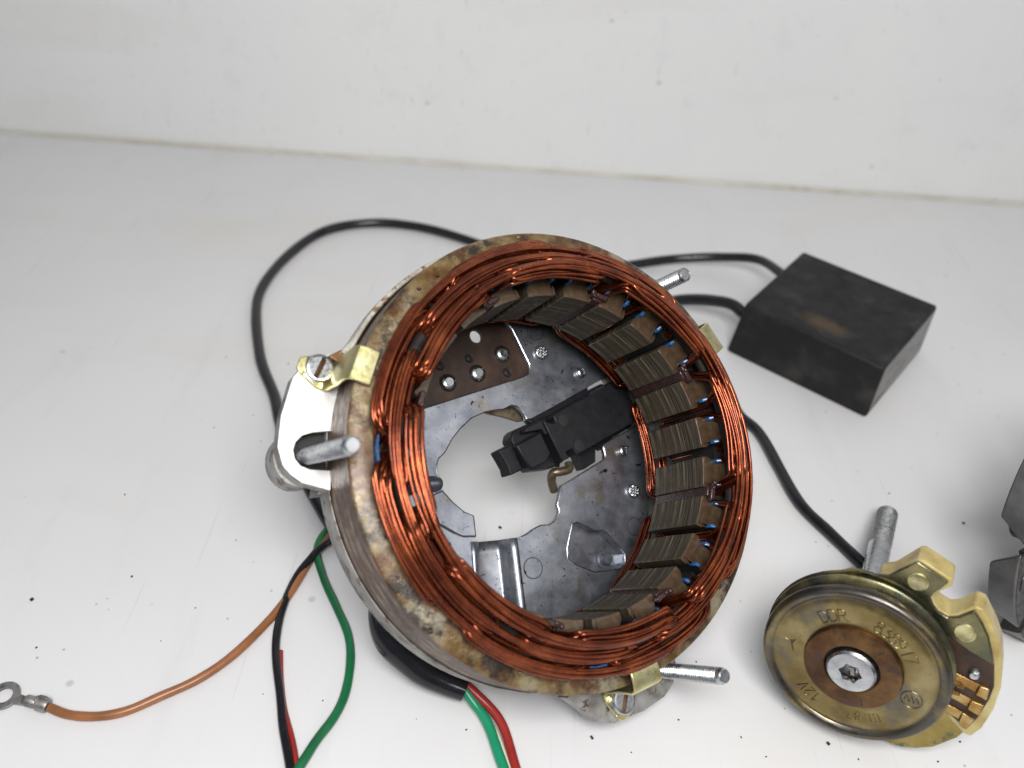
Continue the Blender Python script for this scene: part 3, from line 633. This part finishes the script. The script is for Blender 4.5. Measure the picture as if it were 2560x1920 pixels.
for (x, y, z) in [(.82, -.0, .95), (.86, .0, .82), (1.05, 0, .68), (1.45, 0, .30), (1.62, 0, .31)]:
    g = MB(); g.lathe([(.075, -.02), (.07, .012), (.045, .018), (.03, .004), (.001, .002)], 14); g.xf(Matrix.Translation((x, .13 * z / LZ * 2.2 + .0, z)) @ Matrix.Rotation(pi / 2, 4, 'X')); g.obj('surface_pit', M_BOX, IB)

# ------------------------------------------------------------------ pulley disc with contact plate and long bolt
k_ = .9858
PD = empty('pulley_disc_assembly', (9.843, 13.99, 3.115), ((.842573, -.378615, .383042), (-.248136, .358334, .900014), (-.478016, -.853374, .207975)))
tag(PD, 'brass coloured stamped disc with long bolt and cream edged contact plate', 'pulley disc')
g = MB(); g.lathe([(1.30, .13), (1.36, .14), (1.9, .14), (2.06, .13), (2.12, .10), (2.16, .10), (2.22, .16), (2.30, .20), (2.39, .18), (2.455, .10), (2.475, .0), (2.46, -.10), (2.40, -.17), (2.30, -.20), (2.1, -.18), (.5, -.18)], 128)
DI = g.obj('disc', M_DISC, PD, smooth=40)
g = MB(); g.lathe([(2.05, -.2), (2.1, -.34), (2.42, -.40), (2.5, -.46), (2.5, -.52), (2.40, -.56), (2.0, -.56)], 128); g.obj('rear_flange', M_DPLATE, PD, smooth=40)
g = MB(); g.lathe([(.72, .05), (.72, .255), (.75, .285), (1.20, .285), (1.27, .26), (1.29, .20), (1.29, .05)], 96); HR = g.obj('hub_ring', M_HUBRING, PD, smooth=40)
for a in (95, 40, -80):
    g = MB(); g.box((1.06, 0, .286), (.11, .012, .004)); g.xf(rotz(a)); g.obj('timing_mark', M_DARKGAP, HR)
g = MB(); g.lathe([(.73, .08), (.001, .08)], 40); g.obj('hub_recess', M_DARKGAP, HR)
# bolt
g = MB(); g.lathe([(.65, .05), (.66, .10), (.655, .36), (.60, .43), (.48, .455), (.34, .46)], 48)
hexp = []
for i in range(12):
    a = 2 * pi * i / 12 + .25; hexp.append((.32 * math.cos(a), .32 * math.sin(a)) if i % 2 else (.25 * math.cos(a), .25 * math.sin(a)))
ring = circle((0, 0), .345, 48); g.prism(ring, .30, .458, holes=[hexp])
BO = g.obj('bolt_head', M_ZINC, PD, smooth=30)
g = MB(); g.prism(circle((0, 0), .34, 24), .12, .16); g.box((.02, -.05, .24), (.05, .12, .06)); g.obj('socket_floor', M_TIN, BO)
sd = Vector((-.06, -.035, -1)).normalized()
g = stud_mesh(9.3, .37, .08, 6.7); o = g.obj('bolt_shank', M_ZINC, BO, smooth=25)
Mq = sd.to_track_quat('Z', 'Y').to_matrix().to_4x4(); Mq.translation = Vector((0, 0, .05)) * CM; o.matrix_local = Mq
# raised lettering, stroke by stroke, tops outward
GL = {'D': [[(0, 0), (0, 1), (.35, 1), (.6, .75), (.6, .25), (.35, 0), (0, 0)]], 'R': [[(0, 0), (0, 1), (.4, 1), (.58, .85), (.58, .62), (.4, .48), (0, .48)], [(.3, .48), (.6, 0)]],
      '8': [[(.3, .53), (.08, .66), (.05, .85), (.3, 1), (.55, .85), (.52, .66), (.3, .53), (.03, .36), (.03, .14), (.3, 0), (.57, .14), (.57, .36), (.3, .53)]],
      '3': [[(.05, 1), (.55, 1), (.25, .58), (.5, .5), (.58, .28), (.45, .05), (.2, 0), (.02, .12)]],
      '9': [[(.08, .05), (.35, .1), (.55, .45), (.57, .75), (.4, .98), (.18, .98), (.04, .8), (.06, .56), (.25, .45), (.5, .55)]],
      '.': [[(.2, 0), (.28, .04)]], '1': [[(.1, .75), (.32, 1), (.32, 0)]], '7': [[(.02, .9), (.02, 1), (.58, 1), (.25, 0)]],
      '2': [[(.05, .8), (.2, .98), (.42, .98), (.55, .8), (.5, .58), (.05, 0), (.58, 0)]], 'V': [[(0, 1), (.3, 0), (.6, 1)]], 'I': [[(.15, 0), (.15, 1)], [(.02, 1), (.28, 1)], [(.02, 0), (.28, 0)]],
      '/': [[(0, 0), (.35, 1)]]}
TZ = .142
def glyphs(g, items, r0, h, wd, rad=.017):
    for ch, a in items:
        for st in GL[ch]:
            pts = []
            for x, y in st:
                rr = r0 + (y - .5) * h; xx = (x - .3) * wd
                aa = math.radians(a); pts.append((math.cos(aa) * rr + math.sin(aa) * xx - .02, math.sin(aa) * rr - math.cos(aa) * xx - .09 * 0, TZ))
            g.tube(pts, rad, 6)
    return g
g = MB(); glyphs(g, [('D', 112.5), ('D', 103.5), ('R', 94.5), ('.', 88.5)], 1.62, .36, .34)
glyphs(g, [('8', 60), ('3', 52), ('8', 43.5), ('9', 35.5), ('.', 30.5), ('1', 25.5), ('7', 18.0)], 1.60, .36, .36)
glyphs(g, [('1', -131), ('2', -138), ('V', -146)], 1.66, .34, .30)
glyphs(g, [('I', -70.5), ('I', -74.5), ('I', -78.5), ('/', -83.5), ('8', -89.5), ('7', -96.5)], 1.69, .24, .22, .012)
# round maker's emblem with zigzag, and a small T-shaped mark
ec = Vector(pol(1.64, -28)); g.tube([(ec.x + .27 * math.cos(t), ec.y + .27 * math.sin(t), TZ) for t in [i * 2 * pi / 28 for i in range(29)]], .018, 6)
zz = [(-.20, -.06), (-.14, .10), (-.06, -.10), (0, .16), (.06, -.10), (.14, .10), (.20, -.06)]
g.tube([(ec.x + x * .9 + y * .1, ec.y + y - x * .25, TZ) for x, y in zz], .018, 6)
tc = Vector(pol(1.66, 165)); g.tube([(tc.x + .02, tc.y - .2, TZ), (tc.x, tc.y + .14, TZ)], .02, 6); g.tube([(tc.x - .14, tc.y + .18, TZ), (tc.x - .02, tc.y + .12, TZ), (tc.x + .12, tc.y + .16, TZ), (tc.x + .02, tc.y + .05, TZ)], .02, 6)
g.obj('embossed_lettering', M_DISC, DI, smooth=60)
# contact plate behind
def sc_(ps): return [(x * k_, y * k_) for x, y in ps]
plate = arc(2.56, 235, 97, 24) + [(0.0, 2.66), (.35, 2.64), (.64, 2.56), (.97, 2.57), (1.27, 2.80), (1.71, 3.1), (2.43, 2.56), (2.26, 2.36), (2.06, 2.18), (1.98, 2.01), (2.04, 1.79), (2.15, 1.61), (2.37, 1.47), (2.6, 1.53), (3.01, 1.80), (3.18, 1.45), (3.32, 1.05), (3.38, .62), (3.42, .16), (2.78, .56), (2.12, 1.03), (1.2, 1.2), (1.2, -2.0), (0, -2.5)]
g = MB(); g.prism(sc_(plate), -.72, -.60); CP = g.obj('contact_plate', M_DPLATE, PD, .04, 3)
cream = [(.55, 1.6), (.66, 2.40), (1.0, 2.50), (1.70, 3.08), (1.86, 3.08), (2.52, 2.58), (2.5, 2.38), (2.05, 2.10), (1.99, 1.98), (2.04, 1.79), (2.15, 1.62), (2.36, 1.49), (2.6, 1.56), (3.02, 1.86), (3.22, 1.78), (3.42, 1.25), (3.58, .65), (3.60, -.04), (3.55, -.63), (3.36, -1.38), (3.06, -2.06), (2.78, -2.41), (2.6, -2.36), (2.0, -1.6), (1.2, -.5)]
g = MB(); g.prism(sc_(cream), -1.5, -.725); g.obj('nylon_insulator', M_NYLON, PD, .06, 3)
brown = [(2.12, 1.02), (2.78, .55), (3.42, .15), (3.40, -.53), (3.28, -.97), (2.97, -1.67), (2.69, -2.11), (2.22, -1.59), (1.5, -1.0), (1.5, .9)]
g = MB(); g.prism(sc_(brown), -.722, -.64); BR = g.obj('bakelite_strip', M_BAKE, PD, .015)
low = [(0, -2.6), (.2, -3.0), (.57, -3.19), (.92, -3.27), (1.37, -3.20), (1.8, -3.04), (2.45, -2.53), (2.70, -2.18), (2.1, -1.5), (.5, -1.6)]
g = MB(); g.prism(sc_(low), -.86, -.735); g.obj('lower_plate', M_LPLATE, PD, .03)
for (x, y) in [(1.69, 2.49), (2.76, 1.08)]:
    g = MB(); g.lathe([(.275, -.61), (.27, -.585), (.24, -.57), (.20, -.585), (.001, -.60)], 36, c=(x * k_, y * k_)); g.obj('plate_rivet', M_BRASSY, CP)
g = MB(); g.lathe([(.17, -.61), (.15, -.57), (.10, -.585), (.001, -.58)], 24, c=(1.86 * k_, 1.46 * k_)); g.obj('dark_rivet', M_BLACKG, CP)
g = MB(); g.lathe([(.16, -.65), (.15, -.56), (.10, -.50), (.001, -.48)], 24, c=(2.95 * k_, -.19 * k_)); g.obj('contact_rivet', M_ZINC, BR)
for q in ([(3.08, -.5), (3.3, -.56), (3.22, -.93), (2.97, -.8)], [(2.84, -1.02), (3.15, -1.12), (3.02, -1.48), (2.76, -1.33)], [(2.63, -1.48), (2.91, -1.65), (2.70, -2.0), (2.53, -1.82)]):
    g = MB(); Q = sc_(q); g.prism(Q, -.645, -.52)
    c0 = Vector(((Q[0][0] + Q[3][0]) / 2, (Q[0][1] + Q[3][1]) / 2)); dd = Vector((-.82, .40)); e = Vector((.40, .82)) * .15
    pts = [c0 + e, c0 + dd * .7 + e * .9, c0 + dd * .7 - e * .9, c0 - e]
    g.prism([tuple(p) for p in pts], -.645, -.60)
    g.obj('contact_tab', M_CONTACT, BR, .045, 3)
for (x, y) in [(2.52, -.60), (2.40, -.86)]:
    g = MB(); g.tube([(x - .12, y + .07, -.60), (x, y, -.56), (x + .12, y - .07, -.60)], [.05, .065, .05], 8); g.obj('spring_contact', M_CONTACT, BR)

# ------------------------------------------------------------------ claw pole rotor at the right edge
na = Vector((.61842621, -.71747594, .32058898)).normalized()
left = Vector((-1, 0, 0)); d0 = (left - na * left.dot(na)).normalized(); u0 = na.cross(d0)
if u0.z < 0: u0 = -u0
ca_, sa_ = math.cos(math.radians(-22)), math.sin(math.radians(-22))
ra = (d0 * ca_ + u0 * sa_).normalized(); rb = na.cross(ra)
RR = 4.4
RC = Vector((15.52, 17.04, 2.60)) - ra * RR
RO_ = empty('claw_pole_rotor', RC, (ra, rb, na))
tag(RO_, 'dark steel claw pole rotor cut off by the right edge', 'rotor')
g = MB(); g.lathe([(.72, -1.5), (1.3, -1.5), (1.3, -.5), (.72, -.5)], 48, True); g.obj('field_coil', M_RDARK, RO_)
g = MB(); g.lathe([(.7, -.35), (2.3, -.35), (2.5, -.2), (2.5, .12), (2.3, .25), (.7, .25)], 48, True); g.obj('pole_disc', M_RDARK, RO_, .05)
g = MB(); g.lathe([(.1, -.3), (.7, -.3), (.7, 1.0), (.55, 1.2), (.1, 1.2)], 32, True); g.obj('rotor_shaft', M_ZINC, RO_)
def claw(z0=.22, Lc=.85, h0=20.8, h1=8.0, inner=1):
    g = MB(); n = 10; vs = []; rows = 5
    for j in range(rows + 1):
        t = j / rows; z = z0 - Lc * t; ha = (h0 - h1 * t ** .9); th_ = 1.05 - .62 * t
        for i in range(n + 1):
            a = -ha + 2 * ha * i / n; vs.append((*pol(RR, a), z))
        for i in range(n + 1):
            a = -ha + 2 * ha * i / n; vs.append((*pol(RR - th_, a * .86), z))
    W_ = 2 * (n + 1); fs = []; mi = []
    for j in range(rows):
        for i in range(n):
            fs.append((j * W_ + i, j * W_ + i + 1, (j + 1) * W_ + i + 1, (j + 1) * W_ + i)); mi.append(0)
            o = n + 1; fs.append((j * W_ + o + i + 1, j * W_ + o + i, (j + 1) * W_ + o + i, (j + 1) * W_ + o + i + 1)); mi.append(1)
        for i, o in ((0, n + 1), (n, 2 * n + 1)): fs.append((j * W_ + i, (j + 1) * W_ + i, (j + 1) * W_ + o, j * W_ + o)); mi.append(1)
    for j in (0, rows):
        for i in range(n): fs.append((j * W_ + i, j * W_ + i + 1, j * W_ + n + 2 + i, j * W_ + n + 1 + i)); mi.append(1)
    g.add(vs, fs); g.mi = mi
    g.slot = 1
    if inner: g.prism([pol(2.2, -13), pol(3.6, -17), pol(3.6, 17), pol(2.2, 13)], -.2, .2)
    return g
cl0 = claw().obj('rotor_claw', [M_ROTOR, M_RDARK], RO_, .07, 3)
for i in range(1, 8): copy(cl0, RO_, rotz(45 * i))
for i in range(8):
    g = MB(); g.lathe([(.42, .20), (.40, .245), (.30, .23), (.22, .16), (.001, .14)], 24, c=pol(3.72, 45 * i - 3)); g.obj('claw_dimple', M_RDARK, RO_)

# ------------------------------------------------------------------ grit scattered on the table
g = MB()
for x, y, s_ in [(-.12, 20.76, .055), (9.84, 13.3, .05), (2.92, 13.05, .05), (-14.96, 16.6, .05), (17.0, 22.3, .05), (-.29, 13.38, .045), (-1.1, 16.0, .03)] + \
    [(random.uniform(-3, 14), random.uniform(11.3, 16), random.uniform(.012, .03)) for _ in range(26)] + [(random.uniform(-16, 16), random.uniform(12, 30), random.uniform(.012, .032)) for _ in range(30)]:
    R_ = Matrix.Rotation(random.random() * 6, 3, 'Z') @ Matrix.Rotation(random.random() * 2, 3, 'X')
    g.box((x, y, s_ * .4), (s_, s_ * random.uniform(.5, 1.0), s_ * .6), R_)
tag(g.obj('table_grit', M_GRIT), 'black grit and crumbs scattered over the table', 'grit', None, 'stuff')
